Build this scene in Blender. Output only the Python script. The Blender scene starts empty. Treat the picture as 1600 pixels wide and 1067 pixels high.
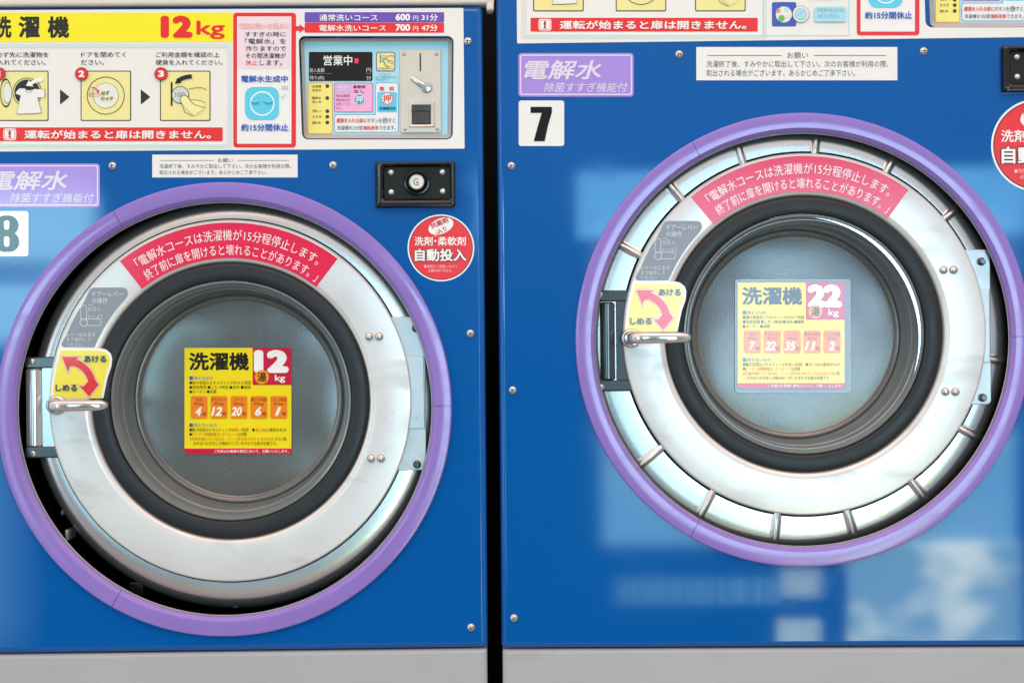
import bpy, bmesh, math, random
from math import pi, sin, cos, radians
from mathutils import Vector, Matrix, Euler

random.seed(7)
SC = bpy.context.scene
COL = SC.collection
F, CX, CY = 2200.0, 800.0, 533.5        # focal length and centre of the 1600 x 1067 frame
D, CAMZ, ROLL = 1.76, 0.80, radians(-0.5)

# ------------------------------------------------------------------ camera
cam_d = bpy.data.cameras.new('camera')
cam = bpy.data.objects.new('camera', cam_d)
COL.objects.link(cam)
cam_d.sensor_fit = 'HORIZONTAL'
cam_d.sensor_width = 36.0
cam_d.lens = 36.0 * F / 1600.0
cam_d.clip_start, cam_d.clip_end = 0.02, 100
RC = Euler((pi / 2, 0, 0)).to_matrix() @ Matrix.Rotation(ROLL, 3, 'Z')
cam.matrix_world = Matrix.Translation((0, 0, CAMZ)) @ RC.to_4x4()
SC.camera = cam
vs = SC.view_settings
SC.display_settings.display_device = 'sRGB'
vs.view_transform = 'Standard'
vs.look = 'None'
vs.exposure = 0.0
vs.gamma = 1.0
vs.use_curve_mapping = False

# ------------------------------------------------------------------ world: a dim shop behind the camera with shop windows
world = bpy.data.worlds.new('World')
SC.world = world
world.use_nodes = True
WT = world.node_tree
for n in list(WT.nodes):
    WT.nodes.remove(n)


class V:                                  # a scalar socket with arithmetic
    def __init__(s, sock): s.s = sock
    def _b(a, op, b, clamp=False, c=None):
        n = WT.nodes.new('ShaderNodeMath'); n.operation = op; n.use_clamp = clamp
        for i, x in enumerate((a, b, c)):
            if x is None: continue
            if isinstance(x, V): WT.links.new(x.s, n.inputs[i])
            else: n.inputs[i].default_value = x
        return V(n.outputs[0])
    def __add__(a, b): return V._b(a, 'ADD', b)
    def __sub__(a, b): return V._b(a, 'SUBTRACT', b)
    def __rsub__(a, b): return V._b(b, 'SUBTRACT', a)
    def __mul__(a, b): return V._b(a, 'MULTIPLY', b)
    def __truediv__(a, b): return V._b(a, 'DIVIDE', b)
    def max(a, b): return V._b(a, 'MAXIMUM', b)
    def step(a, lo, soft): return V._b((a - (lo - soft / 2)) / soft, 'ADD', 0.0, True)


def wrgb(mask, col):                     # mask * colour
    n = WT.nodes.new('ShaderNodeVectorMath'); n.operation = 'SCALE'
    n.inputs[0].default_value = col
    WT.links.new(mask.s, n.inputs['Scale'])
    return n.outputs[0]


def wadd(a, b):
    n = WT.nodes.new('ShaderNodeVectorMath'); n.operation = 'ADD'
    WT.links.new(a, n.inputs[0]); WT.links.new(b, n.inputs[1])
    return n.outputs[0]


tc = WT.nodes.new('ShaderNodeTexCoord')
sx = WT.nodes.new('ShaderNodeSeparateXYZ')
WT.links.new(tc.outputs['Generated'], sx.inputs[0])
dx, dy, dz = (V(o) for o in sx.outputs)
back = dy.step(-0.06, -0.04)             # 1 for directions towards the shop front (behind the camera)
den = (dy * -1.0).max(0.05)
U = dx / den * F                         # coordinates on the shop-front wall
W = dz / den * F                         # positive is up


def rect(x0, x1, z0, z1, soft):
    return U.step(x0, soft) * (1.0 - U.step(x1, soft)) * W.step(z0, soft) * (1.0 - W.step(z1, soft)) * back


def wnoise(scale, detail, lo, hi, off=0.0):
    cv = WT.nodes.new('ShaderNodeCombineXYZ')
    WT.links.new(U.s, cv.inputs[0]); WT.links.new((W * 1.3).s, cv.inputs[1]); cv.inputs[2].default_value = off
    nt = WT.nodes.new('ShaderNodeTexNoise'); nt.inputs['Scale'].default_value = scale
    nt.inputs['Detail'].default_value = detail
    WT.links.new(cv.outputs[0], nt.inputs['Vector'])
    return V(nt.outputs['Fac']).step((lo + hi) / 2, hi - lo)


def px(x): return x - CX                 # photo column -> U
def pz(y): return CY - y                 # photo row -> W


ceil = dz.step(0.42, 0.36)
env = wrgb(ceil, (1.50, 1.07, 0.94))
env = wadd(env, wrgb(dz.step(0.10, 0.3) * back, (0.50, 0.46, 0.40)))
side_l = (dx * -1.0).step(0.66, 0.3) * (1.0 - ceil)
side_r = dx.step(0.52, 0.5) * (1.0 - ceil)
env = wadd(env, wrgb(side_l, (0.75, 0.74, 0.72)))
env = wadd(env, wrgb(side_r, (0.46, 0.42, 0.38)))
vband = dz.step(-0.22, 0.1) * (1.0 - dz.step(0.24, 0.1)) * back
slit = ((dx * -1.0).step(0.70, 0.02) * (1.0 - (dx * -1.0).step(0.80, 0.02))) * vband
env = wadd(env, wrgb(slit, (2.4, 3.2, 3.6)))      # added bright strip at the left, put in for the cabinet edge highlights
env = wadd(env, wrgb(back * (1.0 - ceil), (0.05, 0.055, 0.06)))
clouds = wnoise(0.0090, 2.0, 0.47, 0.66, 5.1)
# left shop window: what the numbered machine on the left mirrors at its left edge
wl = rect(px(-260), px(236), pz(530), pz(302), 34) * (1.0 - rect(px(-1500), px(250), pz(440), pz(402), 16) * 0.62)
env = wadd(env, wrgb(wl, (5.8, 11.4, 13.0)))
wl2 = rect(px(-260), px(104), pz(1000), pz(545), 90)
env = wadd(env, wrgb(wl2, (1.6, 2.8, 3.4)))
# right shop window: a top row of panes, the big panes under it, a low row with cloud
wrt = rect(px(826), px(1524), pz(374), pz(270), 16)
env = wadd(env, wrgb(wrt, (2.6, 7.4, 10.2)))
wrm = rect(px(880), px(1474), pz(680), pz(368), 90)
pole = rect(px(1158), px(1188), pz(640), pz(430), 16)
env = wadd(env, wrgb(wrm * (1.0 - pole * 0.55), (6.4, 9.5, 12.8)))
wrl = rect(px(862), px(1500), pz(852), pz(676), 22)
env = wadd(env, wrgb(wrl, (3.0, 6.3, 6.8)))
env = wadd(env, wrgb(wrl * clouds, (0.8, 0.7, 0.5)))
wr2 = rect(px(1240), px(1506), pz(1400), pz(848), 14)
env = wadd(env, wrgb(wr2, (3.6, 6.0, 4.8)))
env = wadd(env, wrgb(wr2 * clouds, (11.0, 9.8, 5.4)))
wr3 = rect(px(1132), px(1198), pz(1400), pz(968), 12).max(rect(px(1140), px(1198), pz(932), pz(890), 12))
env = wadd(env, wrgb(wr3, (7.8, 9.2, 5.6)))
# louvred strip between the panes
wv = WT.nodes.new('ShaderNodeTexNoise'); wv.noise_dimensions = '1D'
wv.inputs['Scale'].default_value = 0.14; wv.inputs['Detail'].default_value = 2
WT.links.new(U.s, wv.inputs['W'])
wr4 = rect(px(880), px(1138), pz(945), pz(903), 10) * (V(wv.outputs['Fac']).step(0.5, 0.36) * 0.75 + 0.25)
env = wadd(env, wrgb(wr4, (2.4, 4.6, 4.2)))
bg = WT.nodes.new('ShaderNodeBackground')
WT.links.new(env, bg.inputs['Color'])
bg.inputs['Strength'].default_value = 0.92
wo = WT.nodes.new('ShaderNodeOutputWorld')
WT.links.new(bg.outputs[0], wo.inputs[0])
world.cycles.sampling_method = 'MANUAL'
world.cycles.sample_map_resolution = 2048

# ------------------------------------------------------------------ lamp: the shop's ceiling light, in front of and above the machines
ld = bpy.data.lights.new('ceiling_lamp', 'AREA')
ld.shape = 'RECTANGLE'; ld.size = 2.4; ld.size_y = 0.9
ld.energy = 17.0; ld.color = (1.0, 0.785, 0.66)
lamp = bpy.data.objects.new('ceiling_lamp', ld)
COL.objects.link(lamp)
lamp.location = (0.25, -0.1, 2.75)
lamp.rotation_euler = (radians(38), 0, 0)


# ------------------------------------------------------------------ materials
def lin(c):
    return tuple(((x / 255) / 12.92 if x / 255 <= 0.04045 else ((x / 255 + 0.055) / 1.055) ** 2.4) for x in c)


MATS = {}


def mat(name, col, rough=0.5, metal=0.0, spec=0.5, srgb=True, coat=0.0, coat_r=0.05, vary=0.0, vscale=6.0, bump=0.0, bscale=200.0, rvary=0.0, emit=None):
    if name in MATS: return MATS[name]
    m = bpy.data.materials.new(name); m.use_nodes = True
    t = m.node_tree; b = t.nodes['Principled BSDF']
    c = lin(col) if srgb else col
    b.inputs['Base Color'].default_value = (*c, 1)
    b.inputs['Roughness'].default_value = rough
    b.inputs['Metallic'].default_value = metal
    b.inputs['Specular IOR Level'].default_value = spec
    b.inputs['Coat Weight'].default_value = coat
    b.inputs['Coat Roughness'].default_value = coat_r
    tcn = t.nodes.new('ShaderNodeTexCoord')
    if vary or rvary:
        n = t.nodes.new('ShaderNodeTexNoise'); n.inputs['Scale'].default_value = vscale; n.inputs['Detail'].default_value = 2.5
        n.inputs['Roughness'].default_value = 0.5
        t.links.new(tcn.outputs['Object'], n.inputs['Vector'])
    if vary:
        mr = t.nodes.new('ShaderNodeMapRange')
        mr.inputs['From Min'].default_value = 0.2; mr.inputs['From Max'].default_value = 0.8
        mr.inputs['To Min'].default_value = 1 - vary; mr.inputs['To Max'].default_value = 1 + vary * 0.4
        t.links.new(n.outputs['Fac'], mr.inputs['Value'])
        hs = t.nodes.new('ShaderNodeVectorMath'); hs.operation = 'SCALE'
        hs.inputs[0].default_value = c
        t.links.new(mr.outputs[0], hs.inputs['Scale'])
        t.links.new(hs.outputs[0], b.inputs['Base Color'])
    if rvary:
        mr = t.nodes.new('ShaderNodeMapRange')
        mr.inputs['From Min'].default_value = 0.2; mr.inputs['From Max'].default_value = 0.8
        mr.inputs['To Min'].default_value = max(0.0, rough - rvary); mr.inputs['To Max'].default_value = rough + rvary
        t.links.new(n.outputs['Fac'], mr.inputs['Value'])
        t.links.new(mr.outputs[0], b.inputs['Roughness'])
    if bump:
        n2 = t.nodes.new('ShaderNodeTexNoise'); n2.inputs['Scale'].default_value = bscale; n2.inputs['Detail'].default_value = 3
        t.links.new(tcn.outputs['Object'], n2.inputs['Vector'])
        bp = t.nodes.new('ShaderNodeBump'); bp.inputs['Strength'].default_value = bump; bp.inputs['Distance'].default_value = 0.001
        t.links.new(n2.outputs['Fac'], bp.inputs['Height'])
        t.links.new(bp.outputs[0], b.inputs['Normal'])
        if coat: t.links.new(bp.outputs[0], b.inputs['Coat Normal'])
    if emit:
        b.inputs['Emission Color'].default_value = (*lin(emit), 1)
        b.inputs['Emission Strength'].default_value = 1.0
    MATS[name] = m
    return m


M_BLUE = mat('blue_paint', (0.0015, 0.097, 0.37), 0.042, srgb=False, spec=0.45, vary=0.03, vscale=3, bump=0.006, bscale=30, rvary=0.015)
M_PURPLE = mat('purple_plastic', (141, 117, 195), 0.12, spec=0.5, bump=0.10, bscale=22, vary=0.05, vscale=9, rvary=0.07)
M_STEEL = mat('satin_steel', (214, 212, 211), 0.30, metal=0.25, vary=0.06, vscale=11, rvary=0.06, bump=0.004, bscale=60)
M_HOUSE = mat('drum_steel', (205, 206, 207), 0.27, metal=0.92, vary=0.05, vscale=7, rvary=0.03)
M_ZINC = mat('zinc_plate', (186, 188, 190), 0.36, metal=0.6, vary=0.16, vscale=60, rvary=0.1)
M_CHROME = mat('chrome', (206, 207, 208), 0.13, metal=0.72, vary=0.06, vscale=70, rvary=0.05)
M_DARKST = mat('dark_steel', (84, 90, 94), 0.2, metal=0.7, vary=0.1, vscale=30)
M_LATCH7 = mat('latch_dark', (44, 47, 50), 0.3, metal=0.3, vary=0.15, vscale=30)
M_RUBBER = mat('rubber', (32, 34, 39), 0.42, spec=0.35, vary=0.18, vscale=30, bump=0.05, bscale=300, rvary=0.1)
M_BLACK = mat('shade_black', (8, 8, 9), 0.8, spec=0.1)  # black standing for shade in gaps and unlit insides
M_BLKPL = mat('black_plastic', (17, 17, 18), 0.16, spec=0.5, bump=0.05, bscale=500)
M_BLKTX = mat('black_textured', (11, 11, 11), 0.45, spec=0.28, bump=0.4, bscale=700)
M_PLINTH = mat('grey_paint', (168, 170, 174), 0.42, vary=0.06, vscale=5, rvary=0.06, bump=0.02, bscale=250, spec=0.4)
M_CREAM = mat('cream_paint', (224, 214, 202), 0.4, vary=0.06, vscale=8, spec=0.4)
M_SCREW = mat('screw_steel', (200, 198, 195), 0.24, metal=0.85, vary=0.25, vscale=400)
M_COINPL = mat('coin_plate_steel', (204, 190, 174), 0.36, metal=0.5, vary=0.06, vscale=30, rvary=0.05)
M_GREYWALL = mat('grey_recess', (172, 168, 168), 0.45)


def smears(m, scale, lo, hi, k, rough_add):
    # faint wiped stains of their own shape: a little darker and duller
    t = m.node_tree; b = t.nodes['Principled BSDF']
    tcn = t.nodes['Texture Coordinate']
    mp = t.nodes.new('ShaderNodeMapping'); mp.inputs['Rotation'].default_value = (0, 0.6, 0); mp.inputs['Scale'].default_value = (1, 1, 2.2)
    n = t.nodes.new('ShaderNodeTexNoise'); n.inputs['Scale'].default_value = scale; n.inputs['Detail'].default_value = 5; n.inputs['Distortion'].default_value = 0.6
    t.links.new(tcn.outputs['Object'], mp.inputs[0]); t.links.new(mp.outputs[0], n.inputs['Vector'])
    mr = t.nodes.new('ShaderNodeMapRange'); mr.inputs['From Min'].default_value = lo; mr.inputs['From Max'].default_value = hi
    t.links.new(n.outputs['Fac'], mr.inputs['Value'])
    src = b.inputs['Base Color'].links[0].from_socket
    f = t.nodes.new('ShaderNodeMath'); f.operation = 'MULTIPLY_ADD'; f.inputs[1].default_value = -k; f.inputs[2].default_value = 1.0
    t.links.new(mr.outputs[0], f.inputs[0])
    sc = t.nodes.new('ShaderNodeVectorMath'); sc.operation = 'SCALE'
    t.links.new(src, sc.inputs[0]); t.links.new(f.outputs[0], sc.inputs['Scale']); t.links.new(sc.outputs[0], b.inputs['Base Color'])
    rs = b.inputs['Roughness'].links[0].from_socket
    g = t.nodes.new('ShaderNodeMath'); g.operation = 'MULTIPLY_ADD'; g.inputs[1].default_value = rough_add
    t.links.new(mr.outputs[0], g.inputs[0]); t.links.new(rs, g.inputs[2]); t.links.new(g.outputs[0], b.inputs['Roughness'])


smears(M_STEEL, 12, 0.56, 0.72, 0.20, 0.14)
smears(M_BLUE, 9, 0.55, 0.8, 0.03, 0.05)
smears(M_PLINTH, 13, 0.56, 0.8, 0.14, 0.1)
smears(M_PURPLE, 16, 0.52, 0.75, 0.06, 0.12)


def glass_disc():                         # speckled grey plastic seen through the door glass
    m = mat('speckled_glass', (98, 98, 95), 0.22, spec=1.0)
    t = m.node_tree; b = t.nodes['Principled BSDF']
    tcn = t.nodes['Texture Coordinate']
    n = t.nodes.new('ShaderNodeTexNoise'); n.inputs['Scale'].default_value = 520; n.inputs['Detail'].default_value = 3
    n2 = t.nodes.new('ShaderNodeTexNoise'); n2.inputs['Scale'].default_value = 9; n2.inputs['Detail'].default_value = 4
    t.links.new(tcn.outputs['Object'], n.inputs['Vector']); t.links.new(tcn.outputs['Object'], n2.inputs['Vector'])
    mx = t.nodes.new('ShaderNodeMath'); mx.operation = 'MULTIPLY_ADD'
    mx.inputs[1].default_value = 2.6; t.links.new(n.outputs['Fac'], mx.inputs[0]); t.links.new(n2.outputs['Fac'], mx.inputs[2])
    r = t.nodes.new('ShaderNodeValToRGB')
    r.color_ramp.elements[0].position = 0.0; r.color_ramp.elements[0].color = (*lin((80, 80, 77)), 1)
    r.color_ramp.elements[1].position = 1.0; r.color_ramp.elements[1].color = (*lin((95, 94, 91)), 1)
    mr = t.nodes.new('ShaderNodeMapRange'); mr.inputs['From Min'].default_value = 1.35; mr.inputs['From Max'].default_value = 2.25
    t.links.new(mx.outputs[0], mr.inputs['Value']); t.links.new(mr.outputs[0], r.inputs[0]); t.links.new(r.outputs[0], b.inputs['Base Color'])
    bp = t.nodes.new('ShaderNodeBump'); bp.inputs['Strength'].default_value = 0.20; bp.inputs['Distance'].default_value = 0.0006
    t.links.new(n.outputs['Fac'], bp.inputs['Height'])
    n3 = t.nodes.new('ShaderNodeTexNoise'); n3.inputs['Scale'].default_value = 7; n3.inputs['Detail'].default_value = 1
    t.links.new(tcn.outputs['Object'], n3.inputs['Vector'])
    b2 = t.nodes.new('ShaderNodeBump'); b2.inputs['Strength'].default_value = 0.5; b2.inputs['Distance'].default_value = 0.012
    t.links.new(n3.outputs['Fac'], b2.inputs['Height']); t.links.new(bp.outputs[0], b2.inputs['Normal']); t.links.new(b2.outputs[0], b.inputs['Normal'])
    return m


M_DISC = glass_disc()
M_BOWL = mat('bowl_glass', (112, 121, 125), 0.18, spec=0.7, vary=0.14, vscale=25)


def ink(c, gloss='n'):
    """Printed colour; 'n' is a satin print, 'g' a glossy laminated one."""
    k = 'print_%02x%02x%02x_%s' % (*c, gloss)
    if gloss == 'l': return mat(k, c, 0.12, spec=0.62)
    if gloss == 'w': return mat(k, c, 0.13, spec=0.36, bump=0.05, bscale=38)
    if gloss == 'g': return mat(k, c, 0.10, spec=0.5, bump=0.012, bscale=45)
    return mat(k, c, 0.30, spec=0.35)


# ------------------------------------------------------------------ mesh helpers
def tag(o, label=None, cat=None, group=None, kind=None):
    if label: o['label'] = label
    if cat: o['category'] = cat
    if group: o['group'] = group
    if kind: o['kind'] = kind
    return o


def obj(name, bm, mats, parent=None, angle=32, label=None, smooth=True):
    me = bpy.data.meshes.new(name)
    bm.normal_update()
    bm.to_mesh(me); bm.free()
    if not isinstance(mats, (list, tuple)): mats = [mats]
    for m in mats: me.materials.append(m)
    if smooth:
        me.set_sharp_from_angle(angle=radians(angle))
    o = bpy.data.objects.new(name, me)
    COL.objects.link(o)
    if parent: o.parent = parent
    if label: o['label'] = label
    return o


def smooth(fs, on=True):
    for f in fs: f.smooth = on


def loft(bm, loops, closed=True, mi=0, sm=True):
    """Bridge rings of points of equal length."""
    vl = [[bm.verts.new(p) for p in lp] for lp in loops]
    out = []
    n = len(vl[0])
    for a, b in zip(vl, vl[1:]):
        for i in range(n if closed else n - 1):
            j = (i + 1) % n
            f = bm.faces.new((a[i], a[j], b[j], b[i])); f.smooth = sm; f.material_index = mi
            out.append(f)
    return vl


def cap(bm, ring, mi=0):
    f = bm.faces.new(ring); f.material_index = mi
    return f


def lathe(bm, c, prof, n=160, a0=0.0, a1=2 * pi, mi=0, bead=None):
    """Revolve (r, y) about the local y axis through c=(x, z)."""
    full = abs(a1 - a0 - 2 * pi) < 1e-6
    k = n if full else n + 1
    loops = []
    for (r, y) in prof:
        lp = []
        for i in range(k):
            a = a0 + (a1 - a0) * i / n
            yy = y + (bead(r, y, a) if bead else 0.0)
            lp.append((c[0] + r * cos(a), yy, c[1] + r * sin(a)))
        loops.append(lp)
    return loft(bm, loops, closed=full, mi=mi)


def rrect(x0, x1, z0, z1, r, n=5):
    """Rounded rectangle as 2-D points, counter-clockwise."""
    r = min(r, abs(x1 - x0) / 2 - 1e-6, abs(z1 - z0) / 2 - 1e-6)
    pts = []
    for cx, cz, a in ((x1 - r, z1 - r, 0), (x0 + r, z1 - r, pi / 2), (x0 + r, z0 + r, pi), (x1 - r, z0 + r, 1.5 * pi)):
        for i in range(n + 1):
            t = a + pi / 2 * i / n
            pts.append((cx + r * cos(t), cz + r * sin(t)))
    return pts


def slab(bm, x0, x1, z0, z1, yf, yb, r=0.004, e=0.0015, mi=0, n=4):
    """Rounded plate whose front (towards the viewer) is at yf."""
    loops = []
    for k in range(4):
        t = pi / 2 * k / 3
        ins = e * (1 - sin(t))
        loops.append([(x, yf + e * (1 - cos(t)), z) for x, z in rrect(x0 + ins, x1 - ins, z0 + ins, z1 - ins, max(r - ins, 1e-4), n)])
    loops.append([(x, yb, z) for x, z in rrect(x0, x1, z0, z1, r, n)])
    vl = loft(bm, loops, mi=mi)
    cap(bm, vl[0], mi); cap(bm, vl[-1], mi)


def fill_holes(bm, loops, mi=0):
    """Flat face with holes: loops of 3-D points, the first is the outline."""
    es, rings = [], []
    for lp in loops:
        vv = [bm.verts.new(p) for p in lp]
        rings.append(vv)
        for a, b in zip(vv, vv[1:] + vv[:1]): es.append(bm.edges.new((a, b)))
    r = bmesh.ops.triangle_fill(bm, use_beauty=True, use_dissolve=False, edges=es, normal=(0, -1, 0))
    for f in r['geom']:
        if isinstance(f, bmesh.types.BMFace):
            f.smooth = False; f.material_index = mi
            f.normal_update()
            if f.normal.y > 0: f.normal_flip()
    return rings


def dome(bm, c, r, h, y, n=20, mi=0, foot=0.0):
    prof = [(r, y), (r, y - foot)] + [(r * cos(t), y - foot - h * sin(t)) for t in (0.3, 0.6, 0.9, 1.2, 1.45)]
    vl = lathe(bm, c, prof, n, mi=mi)
    f = cap(bm, vl[-1], mi); f.smooth = True


# ------------------------------------------------------------------ machine frame: photo pixels -> points on a machine's own planes
class Machine:
    def __init__(s, name, xpx, yaw):
        s.yaw = yaw
        s.root = bpy.data.objects.new(name, None)
        COL.objects.link(s.root)
        s.root.location = ((xpx - CX) / F * D, D, 0)
        s.root.rotation_euler = (0, 0, yaw)
        s.mi = (Matrix.Translation(s.root.location) @ Matrix.Rotation(yaw, 4, 'Z')).inverted()
        s.o = s.mi @ Vector((0, 0, CAMZ))
        s.off = (0, 0)
    def P(s, x, y, d=0.0):
        x += s.off[0]; y += s.off[1]
        v = s.mi.to_3x3() @ (RC @ Vector(((x - CX) / F, (CY - y) / F, -1)))
        t = (d - s.o.y) / v.y
        p = s.o + v * t
        return (p.x, p.z)
    def R(s, r, d=0.0): return r / F * (D + d)


# ------------------------------------------------------------------ printing
_tc = {}


def text_mesh(s, bold, shear):
    """Triangles/ngons of a line of type as (verts2d, faces), baseline at 0, size 1."""
    k = (s, bold, shear)
    if k in _tc: return _tc[k]
    cu = bpy.data.curves.new('type', 'FONT')
    cu.body = s; cu.size = 1.0; cu.offset = bold; cu.shear = shear
    cu.resolution_u = 3
    ob = bpy.data.objects.new('type', cu)
    COL.objects.link(ob)
    dg = bpy.context.evaluated_depsgraph_get()
    me = ob.evaluated_get(dg).to_mesh()
    v = [(p.co.x, p.co.y) for p in me.vertices]
    f = [tuple(p.vertices) for p in me.polygons]
    ob.evaluated_get(dg).to_mesh_clear()
    bpy.data.objects.remove(ob); bpy.data.curves.remove(cu)
    _tc[k] = (v, f)
    return _tc[k]


LAYER = 0.00022


class Sheet:
    """A flat printed thing: prints are stacked in thin layers towards the viewer."""
    def __init__(s, m, depth=0.0, gloss='n'):
        s.m, s.d, s.g = m, depth, gloss
        s.bm = bmesh.new(); s.mats = []
        s.lay = 1
    def _mi(s, c):
        mm = c if not isinstance(c, tuple) else ink(c, s.g)
        if mm not in s.mats: s.mats.append(mm)
        return s.mats.index(mm)
    def up(s, n=1): s.lay += n; return s
    def y(s): return s.d - LAYER * s.lay
    def pts(s, pts):
        return [(lambda q: (q[0], s.y(), q[1]))(s.m.P(x, y, s.d)) for x, y in pts]
    def poly(s, pts, c):
        vs_ = [s.bm.verts.new(p) for p in s.pts(pts)]
        f = s.bm.faces.new(vs_); f.material_index = s._mi(c); f.normal_update()
        if f.normal.y > 0: f.normal_flip()
        return s
    def rect(s, x0, y0, x1, y1, c, r=0.0):
        pts = rrect(x0, x1, y0, y1, r, 5) if r else [(x0, y0), (x1, y0), (x1, y1), (x0, y1)]
        return s.poly(pts, c)
    def frame(s, x0, y0, x1, y1, w, c, r=1.0):
        a = rrect(x0, x1, y0, y1, r + 1e-3, 5); b = rrect(x0 + w, x1 - w, y0 + w, y1 - w, max(r - w, 0.05), 5)
        return s.strip(a, b, c, True)
    def strip(s, a, b, c, closed):
        va = [s.bm.verts.new(p) for p in s.pts(a)]; vb = [s.bm.verts.new(p) for p in s.pts(b)]
        n = len(va); mi = s._mi(c)
        for i in range(n if closed else n - 1):
            j = (i + 1) % n
            f = s.bm.faces.new((va[i], va[j], vb[j], vb[i])); f.material_index = mi; f.normal_update()
            if f.normal.y > 0: f.normal_flip()
        return s
    def disc(s, x, y, r, c, n=40, ry=None):
        ry = ry or r
        return s.poly([(x + r * cos(2 * pi * i / n), y + ry * sin(2 * pi * i / n)) for i in range(n)], c)
    def ring(s, x, y, r0, r1, c, n=48, k=1.0):
        A = [2 * pi * i / n for i in range(n)]
        return s.strip([(x + r1 * k * cos(a), y + r1 * sin(a)) for a in A], [(x + r0 * k * cos(a), y + r0 * sin(a)) for a in A], c, True)
    def line(s, pts, w, c):
        a, b = [], []
        for i, p in enumerate(pts):
            q0 = pts[max(i - 1, 0)]; q1 = pts[min(i + 1, len(pts) - 1)]
            tx, ty = q1[0] - q0[0], q1[1] - q0[1]; L = math.hypot(tx, ty) or 1
            a.append((p[0] - ty / L * w / 2, p[1] + tx / L * w / 2)); b.append((p[0] + ty / L * w / 2, p[1] - tx / L * w / 2))
        return s.strip(a, b, c, False)
    def text(s, t, x0, y0, x1, y1, c, bold=0.0, shear=0.0, fn=None, halo=None):
        """Line of type fitted to the box (photo px, y down). fn bends points; halo=(colour, extra weight)."""
        v, f = text_mesh(t, 0.0, shear)
        if not v: return s
        ax, bx = min(p[0] for p in v) - bold, max(p[0] for p in v) + bold
        ay, by = min(p[1] for p in v) - bold, max(p[1] for p in v) + bold
        sx_, sy_ = (x1 - x0) / (bx - ax), (y1 - y0) / (by - ay)
        runs = [(bold, c)]
        if halo: runs = [(bold + halo[1], halo[0]), (bold, c)]
        for wgt, cc in runs:
            mi = s._mi(cc)
            sh = [(0.0, 0.0)]
            if wgt > 0.003:               # heavier strokes: overprint the line slightly shifted
                k = 8 if wgt > 0.012 else 4
                sh += [(wgt * cos(2 * pi * i / k), wgt * sin(2 * pi * i / k)) for i in range(k)]
            for j, (ox, oy) in enumerate(sh):
                q = []
                for X, Y in v:
                    u = x0 + (X + ox - ax) * sx_; w = y1 - (Y + oy - ay) * sy_
                    q.append(fn(u, w) if fn else (u, w))
                bv = [s.bm.verts.new((p[0], p[1] - j * 1.3e-5, p[2])) for p in s.pts(q)]
                for fc in f:
                    try:
                        fa = s.bm.faces.new([bv[i] for i in fc])
                    except ValueError:
                        continue
                    fa.material_index = mi; fa.normal_update()
                    if fa.normal.y > 0: fa.normal_flip()
            s.lay += 1
        s.lay -= 1
        return s
    def build(s, name, parent, label=None):
        return obj(name, s.bm, s.mats, parent, label=label, smooth=False)


WHITE, PAPER = (238, 236, 233), (229, 227, 223)
INK, RED, YEL = (26, 24, 23), (222, 40, 40), (240, 226, 32)


# ------------------------------------------------------------------ the setting
bm = bmesh.new()
for p in ((-3, 0.3, 0), (3, 0.3, 0), (3, 3.2, 0), (-3, 3.2, 0)): bm.verts.new(p)
bm.faces.new(bm.verts[:])
tag(obj('floor', bm, mat('floor_vinyl', (150, 148, 145), 0.4, vary=0.1, vscale=3), smooth=False), kind='structure')
bm = bmesh.new()
for p in ((-3, 2.75, 0), (3, 2.75, 0), (3, 2.75, 2.6), (-3, 2.75, 2.6)): bm.verts.new(p)
bm.faces.new(bm.verts[:])
tag(obj('blocking_wall', bm, mat('wall_gap_shade', (12, 12, 12), 0.9, spec=0.1), smooth=False), kind='structure')  # unseen, added to block light behind the gap; near-black paints the gap's shade


# ------------------------------------------------------------------ control unit window outline (photo px on machine 8)
def unit_outline(grow=0.0):
    x0, x1, y0, y1, r = 467.5 - grow, 708 + grow, 58 - grow, 217.5 + grow, 9 + grow
    pts = []
    for (cx, cy, a) in ((x1 - r, y1 - r, 0), (x0 + r, y1 - r, pi / 2), (x0 + r, y0 + r, pi), (x1 - r, y0 + r, 1.5 * pi)):
        for i in range(6):
            t = a + pi / 2 * i / 5
            X, Y = cx + r * cos(t), cy + r * sin(t)
            k = (Y - y0) / (y1 - y0)
            pts.append((X + 5.5 * k * (X < 590) - 1.5 * k * (X > 590), Y))
    return pts


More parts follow.
